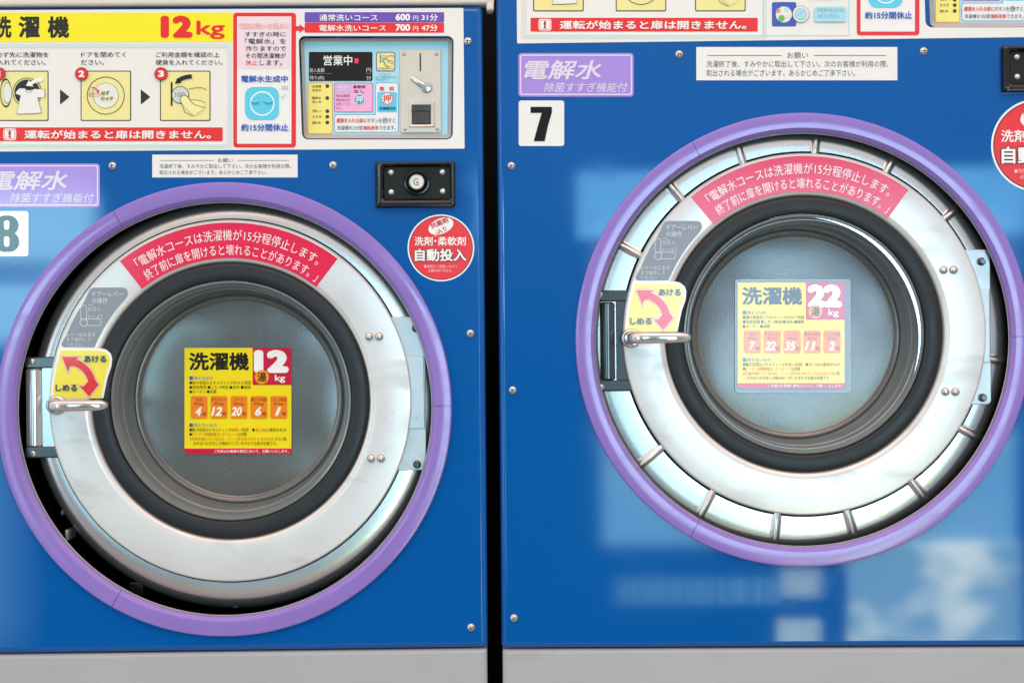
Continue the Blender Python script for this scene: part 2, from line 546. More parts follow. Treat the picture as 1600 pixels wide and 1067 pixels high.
def cabinet(m, xl, xr, yt, yb, ringc, unit_off):
    P = m.P
    x0, z1 = P(xl, yt); x1, z0 = P(xr, yb)
    x0, z0 = P(xl, (yt + yb) / 2)[0], P((xl + xr) / 2, yb)[1]
    x1, z1 = P(xr, (yt + yb) / 2)[0], P((xl + xr) / 2, yt)[1]
    m.box = (x0, x1, z0, z1)
    bm = bmesh.new()
    e = 0.0075
    c = P(*ringc); r = m.R(341)
    hole = [(c[0] + r * cos(2 * pi * i / 96), 0, c[1] + r * sin(2 * pi * i / 96)) for i in range(96)]
    m.off = unit_off
    uh = [(q[0], 0, q[1]) for q in (P(*p) for p in unit_outline(0))]
    m.off = (0, 0)
    out = [(x, 0, z) for x, z in rrect(x0 + e, x1 - e, z0 + e, z1 - e, 0.002, 3)]
    rings = fill_holes(bm, [out, hole, uh])
    loops = []
    for k in range(7):
        t = pi / 2 * k / 6
        ins = e * (1 - sin(t))
        loops.append([(x, e * (1 - cos(t)), z) for x, z in rrect(x0 + ins, x1 - ins, z0 + ins, z1 - ins, 0.002 + (e - ins) * 0.3, 3)])
    loops.append([(x, 0.72, z) for x, z in rrect(x0, x1, z0, z1, 0.004, 3)])
    vl = loft(bm, loops)
    cap(bm, vl[-1])
    # hemmed edge of the round opening and a black liner painting in the unlit inside
    lathe(bm, c, [(r, 0.0), (r, 0.012)], 96, mi=0)
    vl = lathe(bm, c, [(r, 0.012), (r + 0.004, 0.05), (r + 0.004, 0.30), (0.02, 0.30)], 96, mi=1)
    bmesh.ops.remove_doubles(bm, verts=bm.verts[:], dist=1e-6)
    obj('cabinet', bm, [M_BLUE, M_BLACK], m.root)
    # plinth
    bm = bmesh.new()
    slab(bm, x0 + 0.001, x1 - 0.001, 0.0, z0 - 0.0018, 0.0030, 0.70, 0.003, 0.0055)
    obj('plinth', bm, M_PLINTH, m.root)


def surround(m, c, off=(0, 0)):
    m.off = off
    cc = m.P(*c)
    for a0, a1 in ((0.4, 118.7), (118.7, 239.8), (239.8, 360.4)):   # joints: upper left, lower left, right
        g = 0.0011
        a0, a1 = radians(a0) + g, radians(a1) - g
        R = m.R
        prof = [(R(354), 0.0008), (R(353.7), -0.0038), (R(353.1), -0.0055), (R(351.8), -0.0064), (R(348.5), -0.0068), (R(331.0), -0.0071), (R(329.6), -0.0069),
                (R(328.6), -0.0062), (R(327.8), -0.0050), (R(325.4), -0.0036), (R(324.2), -0.0020), (R(323.4), 0.0006), (R(325), 0.0022)]
        bm = bmesh.new()
        vl = lathe(bm, cc, prof, 64, a0, a1)
        for end in (0, -1):
            cap(bm, [lp[end] for lp in vl])
        bmesh.ops.recalc_face_normals(bm, faces=bm.faces[:])
        obj('surround_segment', bm, M_PURPLE, m.root, angle=28)
    # bright hem of the steel opening just inside the trim
    bm = bmesh.new()
    lathe(bm, cc, [(R(326), 0.0024), (R(322.6), 0.0016), (R(321.8), 0.0024), (R(322.4), 0.0036)], 160)
    lathe(bm, cc, [(R(322.5), 0.0038), (R(325), 0.005), (R(331), 0.02), (R(336), 0.06)], 120, mi=1)  # black band paints in the unlit wall behind the hem
    obj('opening_hem', bm, [M_ZINC, M_BLACK], m.root)
    m.off = (0, 0)


def housing(m, c, rad, beads):
    cc = m.P(*c, 0.03)
    R = lambda r: m.R(r, 0.03)
    k = rad
    prof = [(R(190), 0.0128), (R(258), 0.0128), (R(266), 0.0129), (R(k - 38), 0.0130), (R(k - 29), 0.0136), (R(k - 21), 0.0151), (R(k - 14), 0.0178), (R(k - 8), 0.0222), (R(k - 3.5), 0.0285),
            (R(k - 0.8), 0.035), (R(k), 0.050), (R(k), 0.20)]
    def bead(r, y, a):
        if not beads or y > 0.09 or r < R(262) or 160 < math.degrees(a) < 204: return 0.0
        q = math.degrees(a - radians(83.6)) % 22.5
        q = min(q, 22.5 - q)
        w = 1.4
        return -0.0038 * (0.5 + 0.5 * cos(pi * q / w)) ** 0.8 if q < w and not (-24 < (math.degrees(a) + 180) % 360 - 180 < 19 and abs((math.degrees(a) + 180) % 360 - 180 + 6) > 9) else 0.0
    bm = bmesh.new()
    lathe(bm, cc, prof, 1440 if beads else 200, bead=bead)
    obj('drum_housing', bm, M_HOUSE, m.root, angle=60, label='steel drum front with raised radial ribs' if beads else 'smooth rounded steel drum front')


DC = (360, 626)                           # door centre on machine 8, photo px; machine 7 uses an offset
YD = 0.006                                # depth of the door's face


def door(m, off, tilt, small, cap_txt):
    m.off = off
    P = m.P
    c = P(*DC, YD)
    R = lambda r: m.R(r, YD)
    bm = bmesh.new()
    lathe(bm, c, [(R(283), YD + 0.011), (R(283), YD + 0.004), (R(282.4), YD + 0.0016), (R(280.5), YD + 0.0003), (R(278), YD), (R(228), YD), (R(223), YD + 0.0004),
                  (R(219), YD + 0.0022), (R(216.5), YD + 0.0058), (R(215.5), YD + 0.014)], 200)
    d = obj('door', bm, M_STEEL, m.root, angle=25)
    # black ring painting in the shadow line round the door's rim
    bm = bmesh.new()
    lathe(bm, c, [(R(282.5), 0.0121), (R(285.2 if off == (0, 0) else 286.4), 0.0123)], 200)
    obj('rim_shade', bm, M_BLACK, d)
    # rubber gasket
    bm = bmesh.new()
    prof = [(R(216.8), YD + 0.012), (R(216.2), YD + 0.0045), (R(214), YD + 0.0022), (R(210), YD + 0.0012), (R(200), YD + 0.0010), (R(193), YD + 0.0014), (R(189.5), YD + 0.0028),
            (R(188), YD + 0.0056), (R(187.6), YD + 0.020)]
    lathe(bm, c, prof, 180)
    obj('door_gasket', bm, M_RUBBER, d, angle=40)
    # glass bowl: stepped rim running back to the flat bottom
    bm = bmesh.new()
    yb = YD + 0.062
    lathe(bm, c, [(R(189), YD + 0.009), (R(187), YD + 0.0052), (R(184.6), YD + 0.0048), (R(182.2), YD + 0.0082), (R(181.4), YD + 0.012), (R(180.8), YD + 0.0135), (R(179.6), YD + 0.0135),
                  (R(178.8), YD + 0.016), (R(178), YD + 0.027), (R(177), YD + 0.029), (R(175.8), YD + 0.0295), (R(174.6), YD + 0.033), (R(173.4), YD + 0.046), (R(171.6), YD + 0.054), (R(168.5), yb + 0.001), (R(165), yb + 0.0014)], 180)
    obj('window_rim', bm, M_BOWL, d, angle=20)
    bm = bmesh.new()
    vl = lathe(bm, c, [(R(168.6), yb + 0.0006), (R(167.4), yb - 0.0010), (R(165.6), yb - 0.0016), (R(163.5), yb - 0.0012), (R(161), yb - 0.0002), (R(159.5), yb + 0.0014), (R(157.5), yb + 0.0022), (R(154), yb + 0.0020), (R(146), yb + 0.00160), (R(134), yb + 0.00122), (R(118), yb + 0.00090), (R(98), yb + 0.00058), (R(74), yb + 0.00030), (R(48), yb + 0.00012), (R(22), yb + 0.00002), (R(3), yb)], 160)
    cap(bm, vl[-1])
    obj('door_window', bm, M_DISC, d, angle=20)
    # hinge rivets
    for x, y in ((577, 526), (592.5, 526), (580, 716), (595.5, 716)):
        bm = bmesh.new()
        dome(bm, P(x, y, YD), R(6.6), 0.0038, YD, 24, foot=0.0008)
        obj('rivet', bm, M_SCREW, d, angle=50)
    # red curved warning sticker
    ct = radians(tilt)
    def arc(r, a): return (DC[0] + r * cos(a + ct), DC[1] - r * sin(a + ct))
    s = Sheet(m, YD, 'w')
    A = [radians(52.9 + (128.4 - 52.9) * i / 48) for i in range(49)]
    s.strip([arc(278, a) for a in A], [arc(222.5, a) for a in A], (222, 46, 84), False)
    s.up(3)
    def on_arc(rb, a_start, a_end):
        return lambda u, w: arc(rb + 8.5 - w, radians(a_start + (a_end - a_start) * u))
    s.text('「電解水コースは洗濯機が15分程停止します。', 0, 0, 1, 17, (246, 236, 238), 0.0, fn=on_arc(258.5, 124.6, 57.4))
    s.text('終了前に扉を開けると壊れることがあります。」', 0, 0, 1, 17, (246, 236, 238), 0.0, fn=on_arc(235.5, 124.4, 54.6))
    s.build('warning_sticker', d, 'curved red sticker of white writing on the door')
    # grey lever label
    s = Sheet(m, YD)
    R_ = lambda r, a: (DC[0] + r * cos(radians(a)), DC[1] - r * sin(radians(a)))
    left = [R_(276, a) for a in (161.5, 158, 154, 150, 146, 142.6)]
    right = [R_(228, a) for a in (136.3, 139, 143, 147, 151, 155, 158.5)]
    GREY, LT = (136, 144, 156), (214, 220, 228)
    s.poly([(100, 542.5), (97, 540.5), (96, 537)] + left[1:-1] + [(141, 451.5), (147, 449.3), (193, 449.3), (198.5, 452), (200, 457.5), (199, 463), (196, 467.5)] + right[1:-1] + [(147.5, 542.5)], GREY)
    s.up(2)
    s.text('ドアーレバー', 145, 455, 192.5, 463.5, LT, 0.004)
    s.text('の操作', 144, 465.5, 168, 474, LT, 0.004)
    s.text('ひらく', 138, 480, 157, 486.5, LT, 0)
    s.text('とじる', 138, 492.5, 156, 499, LT, 0)
    s.line([(138, 477), (143, 476), (147, 480)], 0.7, LT); s.line([(157, 490), (159.5, 494), (159.5, 499)], 0.7, LT)
    s.frame(126, 476.5, 136, 500, 0.9, LT, 5); s.frame(132, 498, 158.5, 509, 0.9, LT, 5)
    s.up(1).ring(131, 504, 5.2, 6.2, LT).disc(131, 504, 5.2, GREY)
    s.up(1)
    for i, t in enumerate(('レバーは止まる', 'まで操作して', 'ください')):
        s.text(t, 104.5, 519 + i * 8, (149, 142, 129)[i], 525.5 + i * 8, LT, 0)
    s.build('lever_label', d, 'grey label explaining the door lever')
    # yellow open / close label
    s = Sheet(m, YD, 'g')
    o = [(92, 543), (158, 544), (166, 546), (173, 552), (175.5, 560), (174, 573), (168, 590), (161.5, 622), (80, 620), (81, 600), (86, 570)]
    s.poly(o, (236, 234, 230))
    s.up()
    i_ = [(95, 547), (157, 548), (164, 550), (169.5, 555), (171.5, 561), (170, 572), (164, 590), (158, 622.5), (82, 622.5), (84.5, 600), (89.5, 570)]
    s.poly(i_, (234, 221, 74))
    s.up()
    def arrow(g):
        q = [R2(38 + g, a) for a in range(78, 4, -6)]
        return q
    R2 = lambda r, a: (104 + r * 1.02 * cos(radians(a)), 604 - r * cos(0) * sin(radians(a)))
    out = [R2(45.6, a) for a in range(74, 8, -6)]; inn = [R2(34.2, a) for a in range(8, 76, 6)]
    ar = [(97, 557)] + [(124.5, 557.5), (119, 562.5)] + out[1:] + [(155, 601), (139.5, 619.5), (123.5, 602), (131, 603.5)] + inn[1:-1] + [(110, 572.5), (106.5, 581)]
    def grow(pts, g):
        cx, cy = 125, 586
        n = len(pts); o_ = []
        for k in range(n):
            p0, p1, p2 = Vector(pts[k - 1]), Vector(pts[k]), Vector(pts[(k + 1) % n])
            e1, e2 = (p1 - p0).normalized(), (p2 - p1).normalized()
            n1, n2 = Vector((e1.y, -e1.x)), Vector((e2.y, -e2.x))
            b = (n1 + n2); L = b.length
            b = b / L if L > 1e-3 else n1
            o_.append(tuple(p1 + b * min(g / max(b.dot(n1), 0.35), g * 2.4)))
        return o_
    s.poly(grow(ar, 1.7), (214, 60, 52)); s.up().poly(grow(ar, 1.1), (240, 236, 232)); s.up().poly(ar, (214, 52, 56))
    s.up(2)
    s.text('あける', 132, 555.5, 166.5, 566, (36, 36, 44), 0.03, halo=((176, 178, 176), 0.03))
    s.text('しめる', 87.5, 600.5, 121, 611, (36, 36, 44), 0.03, halo=((176, 178, 176), 0.03))
    s.build('turn_label', d, 'yellow label with a red two-headed arrow')
    # chrome lever: boss and bar in one casting
    bm = bmesh.new()
    pc = P(89, 632.5, YD)
    lathe(bm, pc, [(R(15.5), YD), (R(15.5), YD - 0.003), (R(14), YD - 0.0048), (R(12.6), YD - 0.0052), (R(12.2), YD - 0.014), (R(10.8), YD - 0.018), (R(0.5), YD - 0.0195)], 40)
    path = [(87.5, YD - 0.010, 8.2, 0.006), (89, YD - 0.020, 8.8, 0.0065), (95, YD - 0.027, 9.2, 0.0065), (106, YD - 0.031, 9.0, 0.006), (125, YD - 0.0325, 8.6, 0.006), (150, YD - 0.0325, 8.4, 0.006),
            (165, YD - 0.031, 8.2, 0.006), (171.5, YD - 0.0295, 7.2, 0.0055), (175.5, YD - 0.028, 5.4, 0.0045), (177.5, YD - 0.027, 2.4, 0.002)]
    loops = []
    for i, (x, y, hw, th) in enumerate(path):
        q0 = path[max(i - 1, 0)]; q1 = path[min(i + 1, len(path) - 1)]
        t = Vector(((q1[0] - q0[0]) * m.R(1), q1[1] - q0[1])).normalized()
        nx, ny = -t.y, t.x
        X, Z = P(x, 632.3 - (x - 87) * 0.012, YD)
        lp = []
        for k in range(20):
            a = 2 * pi * k / 20
            sa, ca = sin(a), cos(a)
            u = math.copysign(abs(sa) ** 0.75, sa) * R(hw); w = math.copysign(abs(ca) ** 0.75, ca) * th
            lp.append((X + nx * w, y + ny * w, Z + u))
        loops.append(lp)
    vl = loft(bm, loops); cap(bm, vl[0]); cap(bm, vl[-1])
    bmesh.ops.recalc_face_normals(bm, faces=bm.faces[:])
    obj('door_lever', bm, M_CHROME, d, angle=50)
    # square capacity sticker on the window
    yb2 = yb - 0.0012
    m.off = (0, 0)
    s = Sheet(m, yb2, 'l')
    x0, y0, k = cap_txt['at']
    X = lambda v: x0 + v * k
    Y = lambda v: y0 + v * k
    YY, RR, OR, BK = (244, 222, 30), (206, 32, 66), (240, 134, 34), (36, 32, 26)
    if cap_txt.get('sleeve'):
        s.rect(X(-4), Y(-5), X(176), Y(171), (112, 118, 122), 5); s.up().frame(X(-4), Y(-5), X(176), Y(171), 1.2, (150, 160, 168), 5); s.up()
    s.rect(X(0), Y(0), X(167), Y(165), YY); s.up()
    s.rect(X(106.5), Y(-0.4), X(167), Y(58), RR); s.rect(X(0), Y(157), X(167), Y(165.2), RR); s.up()
    T = lambda t, a, b, c_, d_, col, bo=0.01, sh=0.0, **kw: s.text(t, X(a), Y(b), X(c_), Y(d_), col, bo, sh, **kw)
    T('洗濯機', 7, 7, 101, 35, BK, 0.03); s.up()
    big = cap_txt['kg']
    T(big, 108.5, 3, 163, 39, (248, 246, 246), 0.075); s.up()
    s.disc(X(121), Y(45.5), 11 * k, (240, 160, 34)); s.up()
    T('湯', 114, 38, 128, 53, (90, 40, 20), 0.02); T('kg', 141.5, 42, 157.5, 54.5, (248, 246, 246), 0.02)
    s.rect(X(8), Y(44), X(13.5), Y(49.5), (60, 96, 190)); T('洗えるもの', 15, 44, 44, 49.5, (70, 96, 180), 0.0)
    T('●掛け布団などキルティングの', 8, 51.5, 81.5, 57, BK, 0.0); T('有る', 82.5, 51.5, 92.5, 57, (214, 60, 40), 0.0); T('布団', 93.5, 51.5, 103.5, 57, BK, 0.0)
    T('●羽毛布団 ●こたつ布団 ●毛布 ●絨毯', 8, 58.5, 103.5, 64, BK, 0.0); T('●カーテン ●衣類', 8, 65.5, 50, 71, BK, 0.0)
    for i, (nm, wt, num) in enumerate(cap_txt['cells']):
        a = 10 + i * 31.1
        s.rect(X(a), Y(75), X(a + 26), Y(110), OR, 3 * k)
    s.up()
    for i, (nm, wt, num) in enumerate(cap_txt['cells']):
        a = 10 + i * 31.1
        nw = min(24, 4.9 * len(nm))
        T(nm, a + 13 - nw / 2, 78, a + 13 + nw / 2, 83.5, (110, 34, 16), 0.0); T(wt, a + 5.5, 84.8, a + 20.5, 90, (110, 34, 16), 0.0)
        n2 = 7.5 * len(num) + 2
        T(num, a + 15.5 - n2 * 0.86, 92, a + 15.5 + n2 * 0.14, 106, (250, 246, 240), 0.035, 0.25); T('枚', a + 18.3, 99.5, a + 24.5, 106, (80, 30, 14), 0.0)
    s.rect(X(8), Y(117.5), X(13.5), Y(123), (60, 96, 190)); T('洗えないもの', 15, 117.5, 51, 123, (70, 96, 180), 0.0)
    T('●敷き布団などキルティングの', 8, 125, 78, 130.5, BK, 0.0); T('無い', 79, 125, 88, 130.5, (214, 60, 40), 0); T('布団', 89, 125, 100, 130.5, BK, 0)
    T('●', 106, 125.5, 110, 130, BK, 0); T('毛100%', 111, 125, 132, 130.5, (190, 100, 40), 0); T('素材のもの', 133, 125, 159, 130.5, BK, 0)
    T('●', 8, 132.5, 12, 137, BK, 0); T('ビーズ・刺繍物', 13, 132, 45, 137.5, (200, 70, 36), 0); T('など、', 45.5, 132, 58, 137.5, BK, 0)
    T('デリケート', 59, 132, 82, 137.5, (200, 70, 36), 0); T('な衣類', 83, 132, 97, 137.5, BK, 0)
    T('※生地の傷んでいるもの、ミシン目のほつれているものは、', 8, 139, 141, 144.5, (214, 60, 40), 0); T('さらに傷', 142, 139, 159, 144.5, BK, 0)
    T('みやほつれが生じる場合がございますので注意が必要です。', 14, 146, 145, 151.5, BK, 0)
    T('ご利用はお客様の責任において、お願いいたします。', 47, 158.6, 163, 163.6, (250, 240, 240), 0.008)
    s.build('capacity_sticker', d, 'yellow and red sticker reading %s kg on the door window' % big)
    m.off = (0, 0)


def lathe_screw(m, x, y, r, depth, parent, name='screw', metal=None):
    """Round-headed cross screw."""
    bm = bmesh.new()
    c = m.P(x, y, depth); rr = m.R(r, depth)
    dome(bm, c, rr, rr * 0.55, depth, 20, foot=rr * 0.12)
    mi = 1
    a = random.uniform(0, pi / 2)
    yf = depth - rr * 0.12 - rr * 0.56
    for k in (0, 1):
        t = a + k * pi / 2
        dx_, dz_ = cos(t), sin(t)
        L, w = rr * 0.5, rr * 0.10
        f = bm.faces.new([bm.verts.new((c[0] + sx_ * L * dx_ - sw * w * dz_, yf - 0.00004 * k, c[1] + sx_ * L * dz_ + sw * w * dx_)) for sx_, sw in ((-1, -1), (1, -1), (1, 1), (-1, 1))])
        f.material_index = mi; f.normal_update()
        if f.normal.y > 0: f.normal_flip()
    return obj(name, bm, [metal or M_SCREW, mat('screw_recess', (70, 56, 44), 0.5, metal=0.3)], parent, angle=50)


def latch_and_hinge(m, off, style):
    m.off = off
    P = m.P
    # latch block on the left
    yl = 0.0125
    x0, z1 = P(31, 557, yl); x1, z0 = P(100, 716, yl)
    bm = bmesh.new()
    slab(bm, P(33, 0, yl)[0], x1, P(0, 716, yl)[1], P(0, 698, yl)[1], yl - 0.001, 0.06, 0.003, 0.002)
    slab(bm, P(33, 0, yl)[0], x1, P(0, 576, yl)[1], P(0, 558, yl)[1], yl - 0.001, 0.06, 0.003, 0.002)
    slab(bm, P(60, 0, yl)[0], x1, P(0, 699, yl)[1], P(0, 575, yl)[1], yl - 0.0006, 0.06, 0.002, 0.001, mi=1)
    b = obj('latch_block', bm, [M_DARKST, M_HOUSE] if style == 8 else [M_LATCH7, M_LATCH7], m.root)
    bm = bmesh.new()                     # rounded bright keeper plate
    loops = []
    for zz in (576.5, 579, 696, 698.5):
        end = 0.6 if zz in (576.5, 698.5) else 0.0
        lp = []
        for k in range(11):
            t = k / 10
            X = P(35 + 24 * t + end * (1 - 2 * t), 0, yl)[0]
            lp.append((X, yl + 0.001 - 0.0048 * sin(pi * t) ** 0.8 + end * 0.004, P(0, zz, yl)[1]))
        loops.append(lp)
    loft(bm, loops, closed=False)
    bmesh.ops.recalc_face_normals(bm, faces=bm.faces[:])
    for f in bm.faces:
        if f.normal.y > 0: f.normal_flip()
    obj('keeper_plate', bm, M_CHROME if style == 8 else M_DARKST, b)
    lathe_screw(m, 50 if style == 8 else 40, 565, 5.5, yl - 0.001, b, metal=M_SCREW)
    lathe_screw(m, 51.5 if style == 8 else 42, 712 - 3, 5.5, yl - 0.001, b, metal=M_SCREW)
    # hinge plate on the right
    yh = 0.0135 if style == 8 else 0.0128
    bm = bmesh.new()
    xr = 660 if style == 8 else 645
    slab(bm, P(600, 0, yh)[0], P(xr, 0, yh)[0], P(0, 741, yh)[1], P(0, 500, yh)[1], yh - 0.002, yh + 0.012, 0.006, 0.001)
    hp = obj('hinge_plate', bm, M_ZINC, m.root)
    bm = bmesh.new()
    c = P(637, 620, yh)
    slab(bm, P(600, 0, yh)[0], P(xr - 2, 0, yh)[0], P(0, 676, yh)[1], P(0, 562, yh)[1], yh - 0.0045, yh, 0.002, 0.001)
    obj('hinge_knuckle', bm, M_ZINC, hp)
    for (x, y) in ((xr - 10, 513), (xr - 8, 725)):
        bm = bmesh.new()
        c = P(x, y, yh)
        lathe(bm, c, [(m.R(6.5), yh - 0.002), (m.R(6.5), yh - 0.004), (m.R(4.4), yh - 0.0046), (m.R(4.2), yh - 0.010), (m.R(3.4), yh - 0.0106), (m.R(0.2), yh - 0.0106)], 20)
        obj('bolt', bm, M_DARKST, hp, angle=40)
    m.off = (0, 0)


# ------------------------------------------------------------------ the printed sign above the door
def picture_hand(s, x, y, k=1.0):
    """Coin held by finger and thumb at a slot."""
    X = lambda a, b: (x + a * k, y + b * k)
    s.rect(x - 11 * k, y - 20 * k, x - 8.2 * k, y + 17 * k, INK)
    s.ring(x + 4 * k, y, 12.6 * k, 13.8 * k, INK); s.up().disc(x + 4 * k, y, 12.6 * k, (206, 206, 200))
    s.up().text('100', x - 3.6 * k, y - 4 * k, x + 11 * k, y + 3.4 * k, (120, 118, 110), -0.01)
    s.up().poly([X(6, 12), X(4, 6), X(7, 2), X(11, 0.5), X(15, 3), X(18, 8), X(26, 8), X(44, 12), X(40, 23), X(26, 32), X(12, 20)], (236, 226, 160))
    s.up()
    s.line([X(17, -9), X(28, -11), X(38, -11), X(45, -8)], 0.8, INK)
    s.line([X(5, 14), X(3.5, 7), X(7, 2), X(11, 0.5), X(15.5, 3), X(20, 8), X(27, 8), X(36, 9), X(43, 13)], 0.8, INK)
    s.line([X(19, 8), X(24, 14), X(32, 17), X(42, 20)], 0.8, INK)
    s.line([X(6, 12), X(8, 18), X(11, 27), X(24, 33)], 0.8, INK)


def sign(m, off, right_off, edges, style):
    m.off = off
    x0, y0, x1, y1 = edges               # in this sign's own left-part pixels
    P = m.P
    bm = bmesh.new()
    m.off = (0, 0)
    A, B = P(off[0] + x0, off[1] + (y0 + y1) / 2), P(off[0] + x1, off[1] + (y0 + y1) / 2)
    zt, zb = P(off[0] + (x0 + x1) / 2, off[1] + y0)[1], P(off[0] + (x0 + x1) / 2, off[1] + y1)[1]
    out = [(x, -0.0007, z) for x, z in rrect(A[0], B[0], zb, zt, 0.0012, 3)]
    m.off = right_off
    hole = [(q[0], -0.0007, q[1]) for q in (P(*p) for p in unit_outline(1.0))]
    fill_holes(bm, [out, hole])
    back_ = [(x, 0.0, z) for x, _, z in out]
    loft(bm, [out, back_], sm=False)
    m.off = off
    sp = obj('sign_panel', bm, mat('sign_white', PAPER, 0.26, spec=0.42, vary=0.02, vscale=4, bump=0.008, bscale=30), m.root, smooth=False, label='white printed sign with an opening for the coin controls')
    D0 = -0.0007
    # title band
    s = Sheet(m, D0)
    s.rect(-22, 20.5, 364, 66.5, YEL); s.up()
    s.text('洗', -7, 26, 18, 60, (40, 34, 24), 0.035); s.text('濯', 29, 26, 62.5, 60, (40, 34, 24), 0.035); s.text('機', 74.5, 26, 108.5, 60, (40, 34, 24), 0.035)
    s.text({8: '12', 7: '22'}[style], 251, 25, 301, 60, RED, 0.07); s.text('kg', 307, 33, 351.5, 62, RED, 0.02)
    s.build('title_band', sp)
    # pale nested border lines
    s = Sheet(m, D0)
    for k in range(3):
        s.frame(-21 + k * 3, 69.5 + k * 2.6, 362 - k * 2.6, 232.5 - k * 2.6, 0.8, (186, 216, 214), 2.5)
        s.up()
    s.build('border_lines', sp)
    # steps
    PALE = (232, 222, 150)
    for i, (xa, lines) in enumerate(((-3, (('必ず先に洗濯物を', -6, 76), ('入れてください。', -4, 71.5))), (126, (('ドアを閉めてく', 127, 197), ('ださい。', 126.5, 162.5))), (250, (('ご利用金額を確認の上', 243.5, 343), ('硬貨を入れてください。', 243.5, 348))))):
        s = Sheet(m, D0)
        s.rect(xa, 111, xa + 79, 189.5, (40, 30, 26), 2.5); s.up().rect(xa + 1.6, 112.6, xa + 77.4, 187.9, PALE, 1.5); s.up()
        for j, (t, a, b) in enumerate(lines): s.text(t, a, 82 + j * 12, b, 90.3 + j * 12, INK, 0.006)
        s.up()
        if i == 0:
            s.ring(9.5, 146, 20, 22.5, INK, k=0.4); s.disc(11, 146, 7, PALE, ry=20); s.up().ring(12, 146, 15.5, 16.4, INK, k=0.4); s.disc(12, 146, 6.2, (224, 222, 214), ry=15.5)
            s.ring(43, 145, 22, 22.9, INK); s.disc(43, 145, 20, (34, 30, 28)); s.up()
            sh = [(26, 144), (31, 139), (40, 139), (43, 142), (48, 142), (54, 140), (70.5, 140.5), (70, 153), (59, 153), (65, 177), (47, 178), (27, 178.5), (33, 150), (25, 147)]
            s.poly([(a * 1.0 + (a - 48) * 0.03, b + (b - 158) * 0.03) for a, b in sh], INK); s.up().poly(sh, (230, 228, 224)); s.up().line([(40, 139), (43, 145), (48, 145), (53, 140)], 0.7, INK)
            s.poly([(41, 135), (46, 126), (48, 129), (56, 124), (68, 121), (68, 128), (57, 130), (51, 133), (53, 136)], (236, 234, 228))
        if i == 1:
            s.ring(165.5, 150, 28.4, 29.5, INK); s.disc(165.5, 150, 19.3, (226, 224, 214)); s.ring(165.5, 150, 19.3, 20, (120, 116, 100)); s.up(2)
            s.text('必ず', 158.5, 143, 171.5, 149, (70, 60, 12), 0.02, halo=((236, 222, 70), 0.05)); s.text('ロック', 158.5, 151.5, 177, 157.5, (70, 60, 12), 0.02, halo=((236, 222, 70), 0.05))
            s.frame(139, 147, 157, 151.5, 0.6, (150, 100, 90), 2); s.frame(140, 136, 145, 150, 0.6, (170, 150, 130), 2)
            s.line([(144.5, 137.5), (150, 138.5), (153, 142)], 1.6, RED); s.poly([(150.5, 143), (155.5, 141), (155, 147.5)], RED)
        if i == 2:
            picture_hand(s, 278, 149, 1.0)
            s.line([(277.5, 128), (284, 123.5), (292, 121), (300, 120)], 6.5, INK); s.poly([(273.5, 131.5), (278, 122.5), (283.5, 130.5)], INK)
        s.up(4)
        nx, ny = xa + 2.3, 116.5
        s.disc(nx, ny, 10.3, (96, 20, 22)); s.up().disc(nx, ny, 9.6, (216, 36, 48)); s.up().text(str(i + 1), nx - (2.6 if i == 0 else 4.8), ny - 5.2, nx + (2.6 if i == 0 else 4.8), ny + 5.2, WHITE, 0.05)
        s.build('step_picture', sp, 'pale yellow step picture ' + ('of a shirt going into the drum', 'of the round door and its lock', 'of a hand putting in a coin')[i])
    for xa in (93.8, 220):
        s = Sheet(m, D0); s.poly([(xa, 140), (xa + 15, 152), (xa, 164)], (44, 38, 36)); s.build('step_arrow', sp)
    s = Sheet(m, D0)
    s.rect(-7, 199.5, 348, 221, RED, 1.0); s.up()
    s.rect(5.5, 201.2, 25.5, 219.5, WHITE, 4); s.up().frame(7, 202.7, 24, 218, 0.8, RED, 3); s.up().text('!', 13.6, 204.5, 17.4, 216.2, (170, 40, 40), 0.06)
    s.text('運転が始まると扉は開きません。', 38.5, 204, 330, 217.5, WHITE, 0.022)
    s.build('warning_band', sp)
    m.off = right_off
    # red notice box
    s = Sheet(m, D0)
    s.rect(364.5, 20.5, 462.5, 231, (222, 44, 50), 5); s.up().rect(370.5, 26.5, 455.5, 225, (232, 230, 228), 1); s.rect(370.5 + 84.9, 26.5, 456, 225, (222, 44, 50))
    s.up().rect(371, 27, 455, 108, (231, 211, 220), 1); s.up()
    s.text('電解水洗いを選ぶと', 374, 37.5, 451, 46, (246, 238, 238), 0.0, halo=((224, 66, 56), 0.045))
    s.text('すすぎの時に', 383, 50.5, 447, 58.3, INK, 0.006); s.text('「電解水」を', 383, 61, 447, 69.5, INK, 0.006); s.text('作りますので', 384, 72.5, 447, 80.8, INK, 0.006)
    s.text('その間洗濯機が', 384, 83.5, 447, 92, INK, 0.006); s.text('休止', 384, 94.5, 402.5, 103, RED, 0.006); s.text('します。', 406, 94.5, 441, 103, INK, 0.006)
    BLUE = (52, 92, 190)
    s.text('電解水生成中', 377, 118.5, 450, 129.5, BLUE, 0.03)
    s.rect(383, 136.5, 436, 187.7, (92, 200, 226), 13); s.up().ring(410, 162.5, 17.2, 19.2, (232, 240, 244)); s.up()
    s.line([(391, 160), (395, 161.6), (401, 162), (406, 160)], 1.0, BLUE); s.line([(411.5, 160), (417, 162), (423, 161.6), (428, 159.4)], 1.0, BLUE)
    for q in (394, 397, 400, 403): s.line([(q, 161.6), (q - 0.4, 165)], 0.7, BLUE)
    for q in (415, 418, 421, 424): s.line([(q, 161.8), (q + 0.4, 165)], 0.7, BLUE)
    s.text('ZZZ', 440, 135.5, 451, 140.5, (96, 110, 130), 0.0); s.rect(444, 147, 447, 150.5, (170, 214, 226), 1); s.rect(440, 151, 443.5, 155, (170, 214, 226), 1)
